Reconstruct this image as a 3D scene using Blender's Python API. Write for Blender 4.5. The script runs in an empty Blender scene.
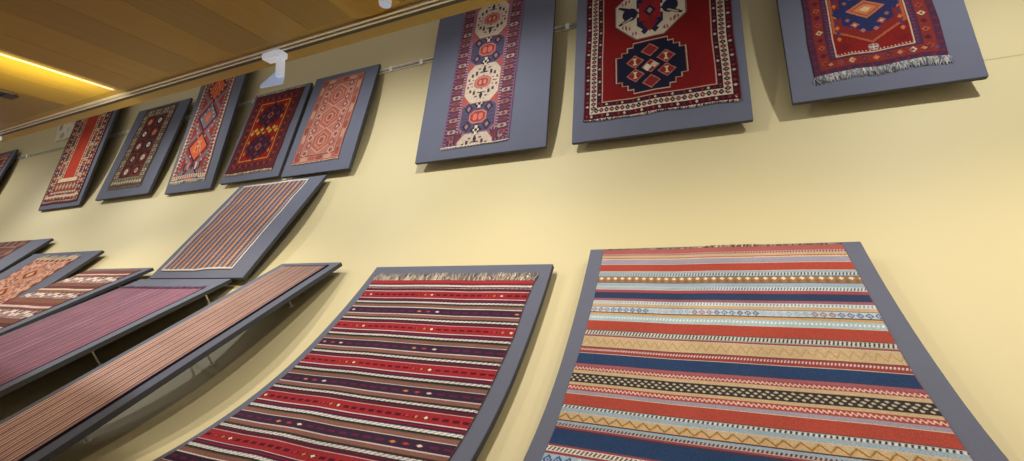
import bpy, math, random
import numpy as np
from mathutils import Vector, Matrix
random.seed(7); rng = np.random.default_rng(7)
scn = bpy.context.scene
COL = scn.collection
EYE = 1.6                                   # eye height above the floor

# ------------------------------------------------------------------ helpers
def lin(c):
    c = np.asarray(c, float)
    return np.where(c <= 0.04045, c / 12.92, ((c + 0.055) / 1.055) ** 2.4)
def hexc(r, g, b): return np.array([r, g, b], float) / 255.0

def link(o, parent=None):
    COL.objects.link(o)
    if parent is not None: o.parent = parent
    return o
def empty(name, loc, label, cat, group=None):
    o = bpy.data.objects.new(name, None); link(o)
    o.location = loc; o.empty_display_size = 0.1
    tag(o, label, cat, group); return o
def tag(o, label=None, cat=None, group=None, kind=None):
    if label: o['label'] = label
    if cat: o['category'] = cat
    if group: o['group'] = group
    if kind: o['kind'] = kind
    return o
def mesh_obj(name, verts, faces, mat, parent=None, smooth=False, bevel=0.0, origin=None):
    v = np.asarray(verts, float)
    org = np.asarray(parent.location if parent is not None and origin is None else (origin if origin is not None else (0, 0, 0)), float)
    me = bpy.data.meshes.new(name)
    me.from_pydata((v - org).tolist(), [], [tuple(int(i) for i in f) for f in faces])
    me.validate(); me.update()
    import bmesh
    bm = bmesh.new(); bm.from_mesh(me); bmesh.ops.recalc_face_normals(bm, faces=bm.faces); bm.to_mesh(me); bm.free()
    if smooth:
        me.polygons.foreach_set('use_smooth', [True] * len(me.polygons))
    me.materials.append(mat)
    o = bpy.data.objects.new(name, me); link(o, parent)
    if parent is None and origin is not None: o.location = origin
    if bevel:
        m = o.modifiers.new('bevel', 'BEVEL'); m.width = bevel; m.segments = 2; m.limit_method = 'ANGLE'; m.angle_limit = math.radians(50)
    return o
class MB:
    """collects simple solids into one mesh"""
    def __init__(s): s.v = []; s.f = []
    def box(s, lo, hi):
        b = len(s.v); x0, y0, z0 = lo; x1, y1, z1 = hi
        s.v += [(x0,y0,z0),(x1,y0,z0),(x1,y1,z0),(x0,y1,z0),(x0,y0,z1),(x1,y0,z1),(x1,y1,z1),(x0,y1,z1)]
        s.f += [[b+i for i in q] for q in ((0,3,2,1),(4,5,6,7),(0,1,5,4),(1,2,6,5),(2,3,7,6),(3,0,4,7))]; return s
    def tube(s, p, q, r, n=10, r2=None):
        p = np.asarray(p, float); q = np.asarray(q, float); d = q - p; d = d / np.linalg.norm(d)
        a = np.cross(d, (0, 0, 1.0) if abs(d[2]) < .9 else (1.0, 0, 0)); a /= np.linalg.norm(a); c = np.cross(d, a)
        b = len(s.v); r2 = r if r2 is None else r2
        for k in range(n):
            w = 2 * math.pi * k / n; u = a * math.cos(w) + c * math.sin(w)
            s.v += [tuple(p + u * r), tuple(q + u * r2)]
        for k in range(n):
            m = (k + 1) % n; s.f.append([b+2*k, b+2*m, b+2*m+1, b+2*k+1])
        s.f.append([b+2*k for k in range(n)][::-1]); s.f.append([b+2*k+1 for k in range(n)]); return s
    def prism(s, poly, d):
        """polygon of 3-D points extruded by vector d"""
        b = len(s.v); n = len(poly); d = np.asarray(d, float)
        s.v += [tuple(p) for p in poly] + [tuple(np.asarray(p, float) + d) for p in poly]
        s.f.append(list(range(b, b+n))[::-1]); s.f.append(list(range(b+n, b+2*n)))
        for k in range(n):
            m = (k+1) % n; s.f.append([b+k, b+m, b+n+m, b+n+k])
        return s
    def build(s, name, mat, parent=None, **k): return mesh_obj(name, s.v, s.f, mat, parent, **k)

# ------------------------------------------------------------------ materials
def new_mat(name):
    m = bpy.data.materials.new(name); m.use_nodes = True
    nt = m.node_tree; b = nt.nodes['Principled BSDF']; return m, nt, b
def mat_plain(name, rgb, rough=0.5, metal=0.0, noise=0.06, scale=20.0, bump=0.0, spec=0.5, bscale=None):
    m, nt, b = new_mat(name)
    c = lin(hexc(*rgb))
    tc = nt.nodes.new('ShaderNodeTexCoord')
    n = nt.nodes.new('ShaderNodeTexNoise'); n.inputs['Scale'].default_value = scale; n.inputs['Detail'].default_value = 5
    nt.links.new(tc.outputs['Object'], n.inputs['Vector'])
    r = nt.nodes.new('ShaderNodeMix'); r.data_type = 'RGBA'
    r.inputs[6].default_value = (*(c * (1 - noise)), 1); r.inputs[7].default_value = (*np.minimum(c * (1 + noise), 1), 1)
    nt.links.new(n.outputs['Fac'], r.inputs[0]); nt.links.new(r.outputs[2], b.inputs['Base Color'])
    b.inputs['Roughness'].default_value = rough; b.inputs['Metallic'].default_value = metal
    b.inputs['Specular IOR Level'].default_value = spec
    if bump:
        n2 = nt.nodes.new('ShaderNodeTexNoise'); n2.inputs['Scale'].default_value = bscale or scale * 8
        nt.links.new(tc.outputs['Object'], n2.inputs['Vector'])
        bp = nt.nodes.new('ShaderNodeBump'); bp.inputs['Strength'].default_value = bump; bp.inputs['Distance'].default_value = 0.01
        nt.links.new(n2.outputs['Fac'], bp.inputs['Height']); nt.links.new(bp.outputs['Normal'], b.inputs['Normal'])
    return m
def mat_wool():
    m, nt, b = new_mat('wool_weave')
    at = nt.nodes.new('ShaderNodeAttribute'); at.attribute_name = 'yarn'
    tc = nt.nodes.new('ShaderNodeTexCoord')
    n = nt.nodes.new('ShaderNodeTexNoise'); n.inputs['Scale'].default_value = 260; n.inputs['Detail'].default_value = 2
    n2 = nt.nodes.new('ShaderNodeTexNoise'); n2.inputs['Scale'].default_value = 5; n2.inputs['Detail'].default_value = 3
    nt.links.new(tc.outputs['Object'], n.inputs['Vector']); nt.links.new(tc.outputs['Object'], n2.inputs['Vector'])
    def rng_map(src, lo, hi):
        q = nt.nodes.new('ShaderNodeMapRange'); q.inputs['To Min'].default_value = lo; q.inputs['To Max'].default_value = hi
        q.inputs['From Min'].default_value = .25; q.inputs['From Max'].default_value = .75
        nt.links.new(src, q.inputs['Value']); return q.outputs['Result']
    mu = nt.nodes.new('ShaderNodeMath'); mu.operation = 'MULTIPLY'
    nt.links.new(rng_map(n.outputs['Fac'], .78, 1.2), mu.inputs[0]); nt.links.new(rng_map(n2.outputs['Fac'], .9, 1.1), mu.inputs[1])
    vm = nt.nodes.new('ShaderNodeVectorMath'); vm.operation = 'SCALE'
    nt.links.new(at.outputs['Color'], vm.inputs[0]); nt.links.new(mu.outputs[0], vm.inputs['Scale'])
    nt.links.new(vm.outputs[0], b.inputs['Base Color'])
    b.inputs['Roughness'].default_value = .95; b.inputs['Specular IOR Level'].default_value = .12
    bp = nt.nodes.new('ShaderNodeBump'); bp.inputs['Strength'].default_value = .35; bp.inputs['Distance'].default_value = .003
    nt.links.new(n.outputs['Fac'], bp.inputs['Height']); nt.links.new(bp.outputs['Normal'], b.inputs['Normal'])
    return m
def mat_wood(name, rgb, rough=0.45):
    m, nt, b = new_mat(name)
    at = nt.nodes.new('ShaderNodeAttribute'); at.attribute_name = 'plank'
    tc = nt.nodes.new('ShaderNodeTexCoord'); mp = nt.nodes.new('ShaderNodeMapping')
    mp.inputs['Scale'].default_value = (14, 1.2, 6)
    n = nt.nodes.new('ShaderNodeTexNoise'); n.inputs['Scale'].default_value = 2.2; n.inputs['Detail'].default_value = 6
    nt.links.new(tc.outputs['Object'], mp.inputs['Vector']); nt.links.new(mp.outputs['Vector'], n.inputs['Vector'])
    c = lin(hexc(*rgb))
    r = nt.nodes.new('ShaderNodeMix'); r.data_type = 'RGBA'
    r.inputs[6].default_value = (*(c * .84), 1); r.inputs[7].default_value = (*(c * 1.14), 1)
    nt.links.new(n.outputs['Fac'], r.inputs[0])
    vm = nt.nodes.new('ShaderNodeVectorMath'); vm.operation = 'MULTIPLY'
    nt.links.new(r.outputs[2], vm.inputs[0]); nt.links.new(at.outputs['Color'], vm.inputs[1])
    nt.links.new(vm.outputs[0], b.inputs['Base Color'])
    b.inputs['Roughness'].default_value = rough
    return m
def mat_emit(name, rgb, strength):
    m, nt, b = new_mat(name)
    b.inputs['Base Color'].default_value = (*lin(hexc(*rgb)), 1)
    b.inputs['Emission Color'].default_value = (*lin(hexc(*rgb)), 1); b.inputs['Emission Strength'].default_value = strength
    return m
WOOL = mat_wool()
BOARD = mat_plain('slate_felt', (104, 107, 127), .85, noise=.06, scale=6, bump=.15, bscale=300, spec=.25)
BEDGE = mat_plain('board_back_edge', (78, 80, 90), .7, spec=.2)
STEEL = mat_plain('brushed_steel', (236, 234, 228), .32, .25, noise=.05)
WALLM = mat_plain('painted_plaster', (216, 201, 158), .5, noise=.025, scale=2.2, bump=.05, bscale=60, spec=.35)
WALLD = mat_plain('plaster_joint', (196, 182, 132), .6)
FLOORM = mat_plain('floor_timber', (120, 84, 48), .4, noise=.15, scale=4)
WHITE = mat_plain('white_plastic', (226, 232, 240), .4, noise=.02)
PALEB = mat_plain('pale_blue_plastic', (186, 200, 222), .4, noise=.03)
TRKL = mat_plain('track_lip', (230, 224, 208), .35, .2)
TRKD = mat_plain('track_channel', (14, 10, 7), .5)
def mat_translucent_glow(name, rgb):
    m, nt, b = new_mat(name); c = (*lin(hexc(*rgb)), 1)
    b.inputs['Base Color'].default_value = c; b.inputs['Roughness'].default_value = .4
    b.inputs['Emission Color'].default_value = c; b.inputs['Emission Strength'].default_value = .35  # faint self-glow added to brighten the fittings; plain plastic would not emit
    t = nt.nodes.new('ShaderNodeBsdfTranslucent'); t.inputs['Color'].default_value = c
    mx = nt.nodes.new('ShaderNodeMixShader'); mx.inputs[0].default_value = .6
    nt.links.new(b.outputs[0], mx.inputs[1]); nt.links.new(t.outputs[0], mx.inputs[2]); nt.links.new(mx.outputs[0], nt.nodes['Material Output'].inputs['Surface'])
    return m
WHITE = mat_translucent_glow('white_plastic', (244, 248, 255)); PALEB = mat_translucent_glow('pale_blue_plastic', (206, 220, 246))
BLACK = mat_plain('black_metal', (20, 20, 24), .5)
WOOD = mat_wood('ceiling_veneer', (170, 140, 38), .42)
LED = mat_emit('led_strip', (255, 240, 200), .75)

# ------------------------------------------------------------------ the curved wall: tilt from vertical along its section
SK = np.array([-2.6, -1.7, -0.8, 0., 0.8, 1.8, 2.8]); PH = np.array([1.3775, .9607, .7681, .5433, .3155, .1657, .034])
ss = np.linspace(-5, 5, 4001); ds = ss[1] - ss[0]
phi = np.interp(ss, SK, PH); cz = np.cos(phi); sy = np.sin(phi)
pz = np.concatenate([[0], np.cumsum((cz[1:] + cz[:-1]) / 2 * ds)]); py = np.concatenate([[0], np.cumsum((sy[1:] + sy[:-1]) / 2 * ds)])
pz = pz - np.interp(0, ss, pz) + 0.8190 + EYE; py = py - np.interp(0, ss, py) + 3.0
def S(s): return np.interp(s, ss, py), np.interp(s, ss, pz)
def PHI(s): return np.interp(s, SK, PH)
GAP = 0.072                                  # board front to wall at the board's ends
def wall_pt(s):
    y, z = S(s); p = PHI(s); return y + GAP * np.cos(p), z - GAP * np.sin(p)

X0, X1 = -15.5, 5.0
prof = [wall_pt(s) for s in np.linspace(4.6, -2.98, 130)]
yb, zb = prof[-1]
prof += [(yb - .012, zb - .006), (yb - .016, zb - .02), (yb - .016, 0.0)]
vs = []; fs = []
xs = np.linspace(X0, X1, 42)
for (y, z) in prof:
    for x in xs: vs.append((x, y, z))
nx = len(xs)
for j in range(len(prof) - 1):
    for i in range(nx - 1): fs.append((j*nx+i, (j+1)*nx+i, (j+1)*nx+i+1, j*nx+i+1))
wb = mesh_obj('wall_back', vs, fs, WALLM, smooth=True); tag(wb, kind='structure')
# side wall far left, floor, high ceiling over the void
tag(MB().box((X0 - .2, -4, 0), (X0, 5.2, 6.4)).build('wall_left', WALLM), kind='structure')
tag(MB().box((X0 - .2, -4, -.2), (X1 + 3, 5.2, 0)).build('floor', FLOORM), kind='structure')
# thin joint line between two wall sheets, right hand side
yy = [(lambda y, z: (y - .0012, z + .0012))(*wall_pt(s)) for s in (.512, .506)]
v = [(1.45, *yy[0]), (X1, *yy[0]), (X1, *yy[1]), (1.45, *yy[1])]
tag(mesh_obj('trim_1', v, [(0, 1, 2, 3)], WALLD), kind='structure')

# ------------------------------------------------------------------ boards
BD = {
'U1':(-9.4094,-8.1862,2.7075,0.267,-0.0052,-0.0279),'U2':(-7.7293,-6.4514,1.8359,0.3045,-0.0006,-0.002),
'U3':(-6.1111,-5.2068,2.7073,0.2577,-0.005,-0.0269),'U4':(-5.0276,-4.0586,1.5888,0.2922,-0.0018,-0.0067),
'U5':(-3.9821,-3.0398,1.6108,0.2617,0.0013,0.0046),'U6':(-2.2263,-0.9858,2.6948,0.2025,0.003,0.0169),
'U7':(-0.7814,0.4493,2.6978,0.2058,0.0013,0.0074),'U8':(0.6776,1.61,2.6901,0.2933,0.0055,0.032),
'U0':(-12.9,-11.65,1.72,0.28,0,0),
'M1':(-4.5894,-3.3108,0.2154,-1.0882,0.0012,0.0068),'L1':(-9.62,-7.8669,-0.3506,-2.0,-0.005,-0.0514),
'L2':(-7.7726,-6.1677,-0.6356,-2.2,-0.0017,-0.037),'L3':(-5.8548,-4.7637,-0.9387,-2.84,-0.0006,-0.0107),
'L4':(-4.7103,-3.4465,-1.0975,-2.84,-0.0006,0.0354),'L5':(-3.0263,-2.4014,-0.9253,-2.84,-0.0002,-0.0038),
'P4':(-2.0456,-0.7355,-0.9723,-2.84,-0.012,-0.0008),'P5':(-0.5209,0.7592,-0.8784,-2.84,0.0105,0.0319)}
class Front:
    """front surface of a board; t runs down from its top edge, h stands out from it"""
    def __init__(s, n):
        xl, xr, st, sb, da, db = BD[n]; s.n = n; s.xl, s.xr = xl, xr
        if n[0] == 'P':
            s.L = st - sb; t = np.linspace(-.02, s.L + .02, 120); q = st - t; ph = PHI(q); o = da + db * np.maximum(t, 0)
            y, z = S(q); s.t, s.y, s.z = t, y - o * np.cos(ph), z + o * np.sin(ph)
        else:
            se = sb if n[0] in 'UM' else (-1.7 if n[1] in '12' else -2.9)
            ya, za = S(st); ye, ze = S(se)
            wend = 0.0 if n[0] in 'UM' else (sb - se) / (st - se)
            w = np.array([1.0, wend]); y = ye + (ya - ye) * w - da - db * (1 - w); z = ze + (za - ze) * w
            s.L = math.hypot(y[1] - y[0], z[1] - z[0])
            dy, dz = (y[1] - y[0]) / s.L, (z[1] - z[0]) / s.L
            s.t = np.array([-.05, s.L + .05]); s.y = np.array([y[0] - .05 * dy, y[1] + .05 * dy]); s.z = np.array([z[0] - .05 * dz, z[1] + .05 * dz])
    def at(s, x, t, h=0.0):
        x, t, h = np.broadcast_arrays(np.asarray(x, float), np.asarray(t, float), np.asarray(h, float))
        e = 1e-3; y = np.interp(t, s.t, s.y); z = np.interp(t, s.t, s.z)
        t0 = np.clip(t - e, s.t[0], s.t[-1] - 2 * e)
        dy = np.interp(t0 + 2*e, s.t, s.y) - np.interp(t0, s.t, s.y); dz = np.interp(t0 + 2*e, s.t, s.z) - np.interp(t0, s.t, s.z)
        l = np.hypot(dy, dz); dy, dz = dy / l, dz / l          # direction down the board
        return np.stack([x, y + dz * h, z - dy * h], -1)
FR = {n: Front(n) for n in BD}
THK = 0.032
def wall_below(p, nrm):
    """distance from p to the wall going along -nrm (in the section plane)"""
    best = 0.3
    for d in np.linspace(0.0, .6, 121):
        y, z = p[1] - nrm[1] * d, p[2] - nrm[2] * d
        wy, wz = WP[:, 0], WP[:, 1]; k = np.argmin((wy - y) ** 2 + (wz - z) ** 2)
        if math.hypot(wy[k] - y, wz[k] - z) < .004: return d
    return best
WP = np.array([wall_pt(s) for s in np.linspace(4.6, -2.98, 4000)])
def make_board(n, label, brackets):
    F = FR[n]; k = 24 if n[0] == 'P' else 1
    base = F.at((F.xl + F.xr) / 2, F.L, -THK)
    root = empty('display_panel', tuple(base), label, 'panel', 'slate grey carpet panels on the wall')
    ts = np.linspace(0, F.L, k + 1); v = []; f = []
    for t in ts:
        for (x, h) in ((F.xl, 0), (F.xr, 0), (F.xr, -THK), (F.xl, -THK)): v.append(F.at(x, t, h))
    for j in range(k):
        for a in range(4):
            b = (a + 1) % 4; f.append((4*j+a, 4*j+b, 4*j+4+b, 4*j+4+a))
    f.append((0, 3, 2, 1)); f.append((4*k, 4*k+1, 4*k+2, 4*k+3))
    o = mesh_obj('board', v, f, BOARD, root, smooth=(k > 1), bevel=.004)
    if k > 1:
        o.modifiers['bevel'].angle_limit = math.radians(50)
        o.data.set_sharp_from_angle(angle=math.radians(40))
    o.data.materials.append(BEDGE)
    for p in o.data.polygons:                                   # dark back and edges, felt only on the front
        nrm = p.normal; 
        fr = F.at(0, F.L * .5, 1) - F.at(0, F.L * .5, 0)
        if n[0] == 'P': fr = F.at(0, np.clip(np.interp(p.center[2] + base[2], F.z[::-1], F.t[::-1]), 0, F.L), 1) - F.at(0, np.clip(np.interp(p.center[2] + base[2], F.z[::-1], F.t[::-1]), 0, F.L), 0)
        if Vector(fr).dot(nrm) < .5 and not (n[0] == 'P' and abs(nrm[0]) < .5 and Vector(fr).dot(nrm) > .2): p.material_index = 1
    for (x, t) in brackets:
        a = F.at(x, t, -THK + .002); nr = F.at(x, t, 1) - F.at(x, t, 0)
        d = wall_below(a, nr)
        if d < .03: continue
        e = a - nr * (d + .004)
        pin = MB().tube(a, e, .006, 8).build('bracket', STEEL, root, smooth=False)
        MB().tube(e, e + nr * .008, .018, 12).build('foot_plate', STEEL, pin, origin=root.location)
        MB().tube(a, a - nr * .006, .016, 12).build('head_plate', STEEL, pin, origin=root.location)
    return root
def corners(n, extra=()):
    F = FR[n]; m = .2
    return [(F.xl + m, .22), (F.xr - m, .22), (F.xl + m, F.L - .1), (F.xr - m, F.L - .1)] + list(extra)

# ------------------------------------------------------------------ rug painting
class Cloth:
    def __init__(s, w, h, cell, base):
        cx, cy = cell if isinstance(cell, tuple) else (cell, cell); s.w, s.h = w, h
        s.nx = max(int(round(w / cx)), 8); s.ny = max(int(round(h / cy)), 8)
        s.X, s.Y = np.meshgrid(np.linspace(0, w, s.nx + 1), np.linspace(0, h, s.ny + 1))
        s.C = np.empty(s.X.shape + (3,)); s.C[:] = hexc(*base)
    def put(s, m, c): s.C[m] = hexc(*c)
    def rect(s, x0, y0, x1, y1, c): s.put((s.X >= x0) & (s.X < x1) & (s.Y >= y0) & (s.Y < y1), c)
    def inset(s, d, c, sides=None):
        dx = d if np.isscalar(d) else d[0]; dy = d if np.isscalar(d) else d[1]
        s.rect(dx, dy, s.w - dx, s.h - dy, c)
    def dia(s, cx, cy, rx, ry, c): s.put(np.abs(s.X - cx) / rx + np.abs(s.Y - cy) / ry <= 1, c)
    def ell(s, cx, cy, rx, ry, c): s.put(((s.X - cx) / rx) ** 2 + ((s.Y - cy) / ry) ** 2 <= 1, c)
    def box(s, cx, cy, rx, ry, c): s.put((np.abs(s.X - cx) <= rx) & (np.abs(s.Y - cy) <= ry), c)
    def octa(s, cx, cy, rx, ry, k, c):
        a = np.abs(s.X - cx) / rx; b = np.abs(s.Y - cy) / ry
        s.put((a <= 1) & (b <= 1) & (a + b <= 2 - k), c)
    def hexv(s, cx, cy, rx, ry, k, c):        # pointed top and bottom
        a = np.abs(s.X - cx) / rx; b = np.abs(s.Y - cy) / ry
        s.put((a <= 1) & (b <= 1 - a * (1 - k)), c)
    def stepd(s, cx, cy, rx, ry, n, k, c):    # stepped octagon
        a = np.abs(s.X - cx) / rx; b = np.abs(s.Y - cy) / ry
        aq = np.ceil(a * n) / n; s.put((a <= 1) & (b <= 1) & (aq + np.ceil(b * n) / n <= 2 - k), c)
    def poly(s, pts, c):
        m = np.zeros(s.X.shape, bool); n = len(pts)
        for i in range(n):
            (x1, y1), (x2, y2) = pts[i], pts[(i + 1) % n]
            if y1 == y2: continue
            k = ((s.Y >= min(y1, y2)) & (s.Y < max(y1, y2)))
            m ^= k & (s.X < (x2 - x1) * (s.Y - y1) / (y2 - y1) + x1)
        s.put(m, c)
    def ring(s, d0, d1, fn):
        """border band between insets d0 and d1; fn(u along, v across 0..1) -> list of (mask, colour)"""
        d = np.minimum(np.minimum(s.X, s.w - s.X), np.minimum(s.Y, s.h - s.Y))
        m = (d >= d0) & (d < d1)
        side = np.minimum(s.X, s.w - s.X) <= np.minimum(s.Y, s.h - s.Y)
        u = np.where(side, s.Y, s.X); v = (d - d0) / (d1 - d0)
        for mk, c in fn(u, v): s.put(m & mk, c)
    def speckle(s, amt): s.C *= (1 + rng.normal(0, amt, s.X.shape))[..., None]
    def abrash(s, amt, n=9):
        k = np.interp(s.Y[:, 0], np.linspace(0, s.h, n), rng.normal(0, amt, n)); s.C *= (1 + k)[:, None, None]
def plain(c): return lambda u, v: [(v >= 0, c)]
def motif(bg, cols, p, gap=.3, vw=.32, core=None):
    """row of diamonds of alternating colours on bg"""
    def fn(u, v):
        k = np.floor(u / p).astype(int); q = np.abs(u / p - k - .5) * 2; w = np.abs(v - .5) * 2
        out = [(v >= 0, bg)]
        for i, c in enumerate(cols): out.append(((k % len(cols) == i) & (q + w * .8 < 1 - gap), c))
        if core is not None: out.append((q + w < .32, core))
        return out
    return fn
def boxes(bg, cols, p, fill=.75, core=None, vw=.8):
    def fn(u, v):
        k = np.floor(u / p).astype(int); q = np.abs(u / p - k - .5) * 2; w = np.abs(v - .5) * 2
        out = [(v >= 0, bg)]
        for i, c in enumerate(cols): out.append(((k % len(cols) == i) & (q < fill) & (w < vw) & (q + w < 1.35), c))
        if core is not None: out.append(((q + w) < .55, core))
        return out
    return fn
def ticks(bg, c, p, duty=.5, slant=0.0):
    return lambda u, v: [(v >= 0, bg), (((u / p + v * slant) % 1) < duty, c)]
def teeth(a, b, p):
    return lambda u, v: [(v >= 0, a), (np.abs((u / p) % 1 - .5) * 2 < v, b)]

def make_rug(name, label, cat, n, x0, x1, t0, t1, cloth, skew=(0, 0), fringe=(), wob=.004, group=None, h=.007, binding=None):
    """lay the painted cloth on board n between x0..x1 and t0..t1"""
    F = FR[n]; c = cloth; ny, nx = c.X.shape
    U = c.X / c.w; V = c.Y / c.h
    ky = np.linspace(0, 1, 9); kx = np.linspace(0, 1, 7)
    jl = np.interp(V[:, 0], ky, rng.normal(0, wob, 9)); jr = np.interp(V[:, 0], ky, rng.normal(0, wob, 9))
    jt = np.interp(U[0], kx, rng.normal(0, wob, 7)); jb = np.interp(U[0], kx, rng.normal(0, wob, 7))
    xl = x0 + skew[0] * (1 - V) + jl[:, None]; xr = x1 + skew[1] * (1 - V) + jr[:, None]
    X = xl + (xr - xl) * U; T = t0 + jt[None, :] * (1 - V) + (t1 - t0) * V + jb[None, :] * V
    T = np.clip(T, .004, F.L - .004)
    P = F.at(X, T, h)
    idx = np.arange(ny * nx).reshape(ny, nx)
    quads = np.stack([idx[:-1, :-1], idx[1:, :-1], idx[1:, 1:], idx[:-1, 1:]], -1).reshape(-1, 4)
    ringi = np.concatenate([idx[0, :], idx[1:, -1], idx[-1, -2::-1], idx[-2:0:-1, 0]])
    Pb = F.at(X, T, .0012).reshape(-1, 3)[ringi]
    m = len(ringi); b0 = ny * nx; ri = np.arange(m)
    side = np.stack([ringi, ringi[(ri + 1) % m], b0 + (ri + 1) % m, b0 + ri], -1)
    allq = np.concatenate([quads, side]); allv = np.concatenate([P.reshape(-1, 3), Pb])
    cc_ = c.C; cc_ = cc_ * .88 + .12 * (cc_.mean(-1, keepdims=True) * .55 + .45 * hexc(118, 108, 108)); cols = lin(np.clip(cc_, 0, 1)).reshape(-1, 3); cols = np.concatenate([cols, cols[ringi] * .8])
    base = F.at((x0 + x1) / 2, min(t1, F.L), h)
    root = empty(name, tuple(base), label, cat, group)
    me = bpy.data.meshes.new('weave')
    me.vertices.add(len(allv)); me.vertices.foreach_set('co', (allv - base).ravel().astype(np.float32))
    me.loops.add(allq.size); me.loops.foreach_set('vertex_index', allq.ravel().astype(np.int32))
    me.polygons.add(len(allq)); me.polygons.foreach_set('loop_start', (np.arange(len(allq)) * 4).astype(np.int32))
    me.update(calc_edges=True)
    at = me.color_attributes.new('yarn', 'FLOAT_COLOR', 'POINT')
    at.data.foreach_set('color', np.concatenate([cols, np.ones((len(cols), 1))], 1).ravel().astype(np.float32))
    me.materials.append(WOOL)
    link(bpy.data.objects.new('weave', me), root)
    # fringes: ('top'|'bottom', length, colours, count, coverage function)
    for (end, ln, fc, cnt, cover) in fringe:
        v = []; f = []; cc = []
        row = 0 if end == 'top' else -1; sg = -1 if end == 'top' else 1
        for k in range(cnt):
            u = (k + rng.random()) / cnt
            cv = cover(u) if cover else 1.0
            if cv <= 0.02: continue
            xx = np.interp(u, U[row], X[row]); tt = np.interp(u, U[row], T[row])
            L = ln * cv * (0.7 + .5 * rng.random()); a = rng.normal(0, .32); wd = .0022 + .002 * rng.random()
            x2 = xx + math.sin(a) * L; t2 = tt + sg * math.cos(a) * L
            xm = xx + math.sin(a) * L * .5 + rng.normal(0, .004); tm = tt + sg * math.cos(a) * L * .5
            if not (.002 < t2 < F.L - .002): t2 = min(max(t2, .002), F.L - .002); tm = (tt + t2) / 2
            hh = h + .001 * rng.random(); b = len(v)
            for (px, pt, ph, ww) in ((xx, tt - sg * .003, hh, wd), (xm, tm, hh + .003, wd), (x2, t2, hh - .002, wd * .4)):
                v += [F.at(px - ww, pt, ph), F.at(px + ww, pt, ph)]
            f += [(b, b+1, b+3, b+2), (b+2, b+3, b+5, b+4)]
            q = hexc(*fc[int(rng.integers(len(fc)))]) * (1 + rng.normal(0, .08)); cc += [q] * 6
        fo = mesh_obj('fringe', v, f, WOOL, root)
        fo['kind'] = 'stuff'; fo['label'] = '%s of the carpet, loose warp ends' % ('top edge fringe' if end == 'top' else 'bottom edge fringe')
        ca = fo.data.color_attributes.new('yarn', 'FLOAT_COLOR', 'POINT')
        cl = lin(np.clip(np.array(cc), 0, 1)); ca.data.foreach_set('color', np.concatenate([cl, np.ones((len(cl), 1))], 1).ravel().astype(np.float32))
    for (side_, wd, bc) in (binding or ()):
        cols_ = range(ny); e = 0 if side_ == 'left' else -1; sg = -1 if side_ == 'left' else 1
        v = []; f = []
        step = max(1, ny // 120); rows = list(range(0, ny, step)) + ([ny - 1] if (ny - 1) % step else [])
        for r_ in rows:
            xx, tt = X[r_, e], T[r_, e]
            for (dx, hh) in ((0, h), (sg * wd * .3, h + .003), (sg * wd * .7, h + .003), (sg * wd, .002)): v.append(F.at(xx + dx, tt, hh))
        for r_ in range(len(rows) - 1):
            for a in range(3): f.append((4*r_+a, 4*r_+a+1, 4*r_+5+a, 4*r_+4+a))
        bo = mesh_obj('selvedge', v, f, WOOL, root); bo['label'] = 'edge binding along one long side'
        ca = bo.data.color_attributes.new('yarn', 'FLOAT_COLOR', 'POINT'); cl = np.tile(lin(hexc(*bc)), (len(v), 1))
        ca.data.foreach_set('color', np.concatenate([cl, np.ones((len(cl), 1))], 1).ravel().astype(np.float32))
    return root

# ================================================================== the boards
make_board('P5', 'large slate panel at lower right behind the blue and red banded kilim', corners('P5'))
make_board('P4', 'large slate panel at lower centre behind the kilim of dark red and purple bands', corners('P4'))
make_board('L5', 'long narrow slate panel under the tan pinstriped runner, side edge and pins showing', [(-2.609, .363), (-2.735, .904), (-2.70, 1.532), (-2.96, .363), (-2.96, .904), (-2.96, 1.532)])
make_board('L4', 'slate panel with bare top strip behind the plum pinstriped weave', [(-3.513, .19), (-3.75, .85), (-3.75, 1.5), (-4.60, .19), (-4.60, .85)])
make_board('L3', 'slate panel behind the brown flatweave with white figure rows', corners('L3'))
make_board('L2', 'slate panel behind the salmon mottled carpet, wide bare margin at right', corners('L2'))
make_board('L1', 'slate panel at the left frame edge, in the lower row behind the dull brown carpet', corners('L1'))
make_board('M1', 'slate panel in the middle row behind the orange and blue striped weave', corners('M1'))
make_board('U0', 'slate panel cut by the left frame edge, farthest along the upper row', corners('U0'))
make_board('U1', 'dark slate panel behind the runner with plain red centre strip', corners('U1'))
make_board('U2', 'dark slate panel behind the small dark carpet with white dot rosettes', corners('U2'))
make_board('U3', 'slate panel behind the runner with orange linked diamonds', corners('U3'))
make_board('U4', 'slate panel behind the dark red carpet with two navy crosses', corners('U4'))
make_board('U5', 'slate panel behind the salmon pink carpet with three stacked hexagons', corners('U5'))
make_board('U6', 'tall slate panel behind the narrow runner with ivory octagons, wide bare margins', corners('U6'))
make_board('U7', 'slate panel behind the bright red carpet with ivory and navy medallions', corners('U7'))
make_board('U8', 'slate panel at upper right behind the carpet with blue hexagon and grey fringe', corners('U8'))

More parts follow.
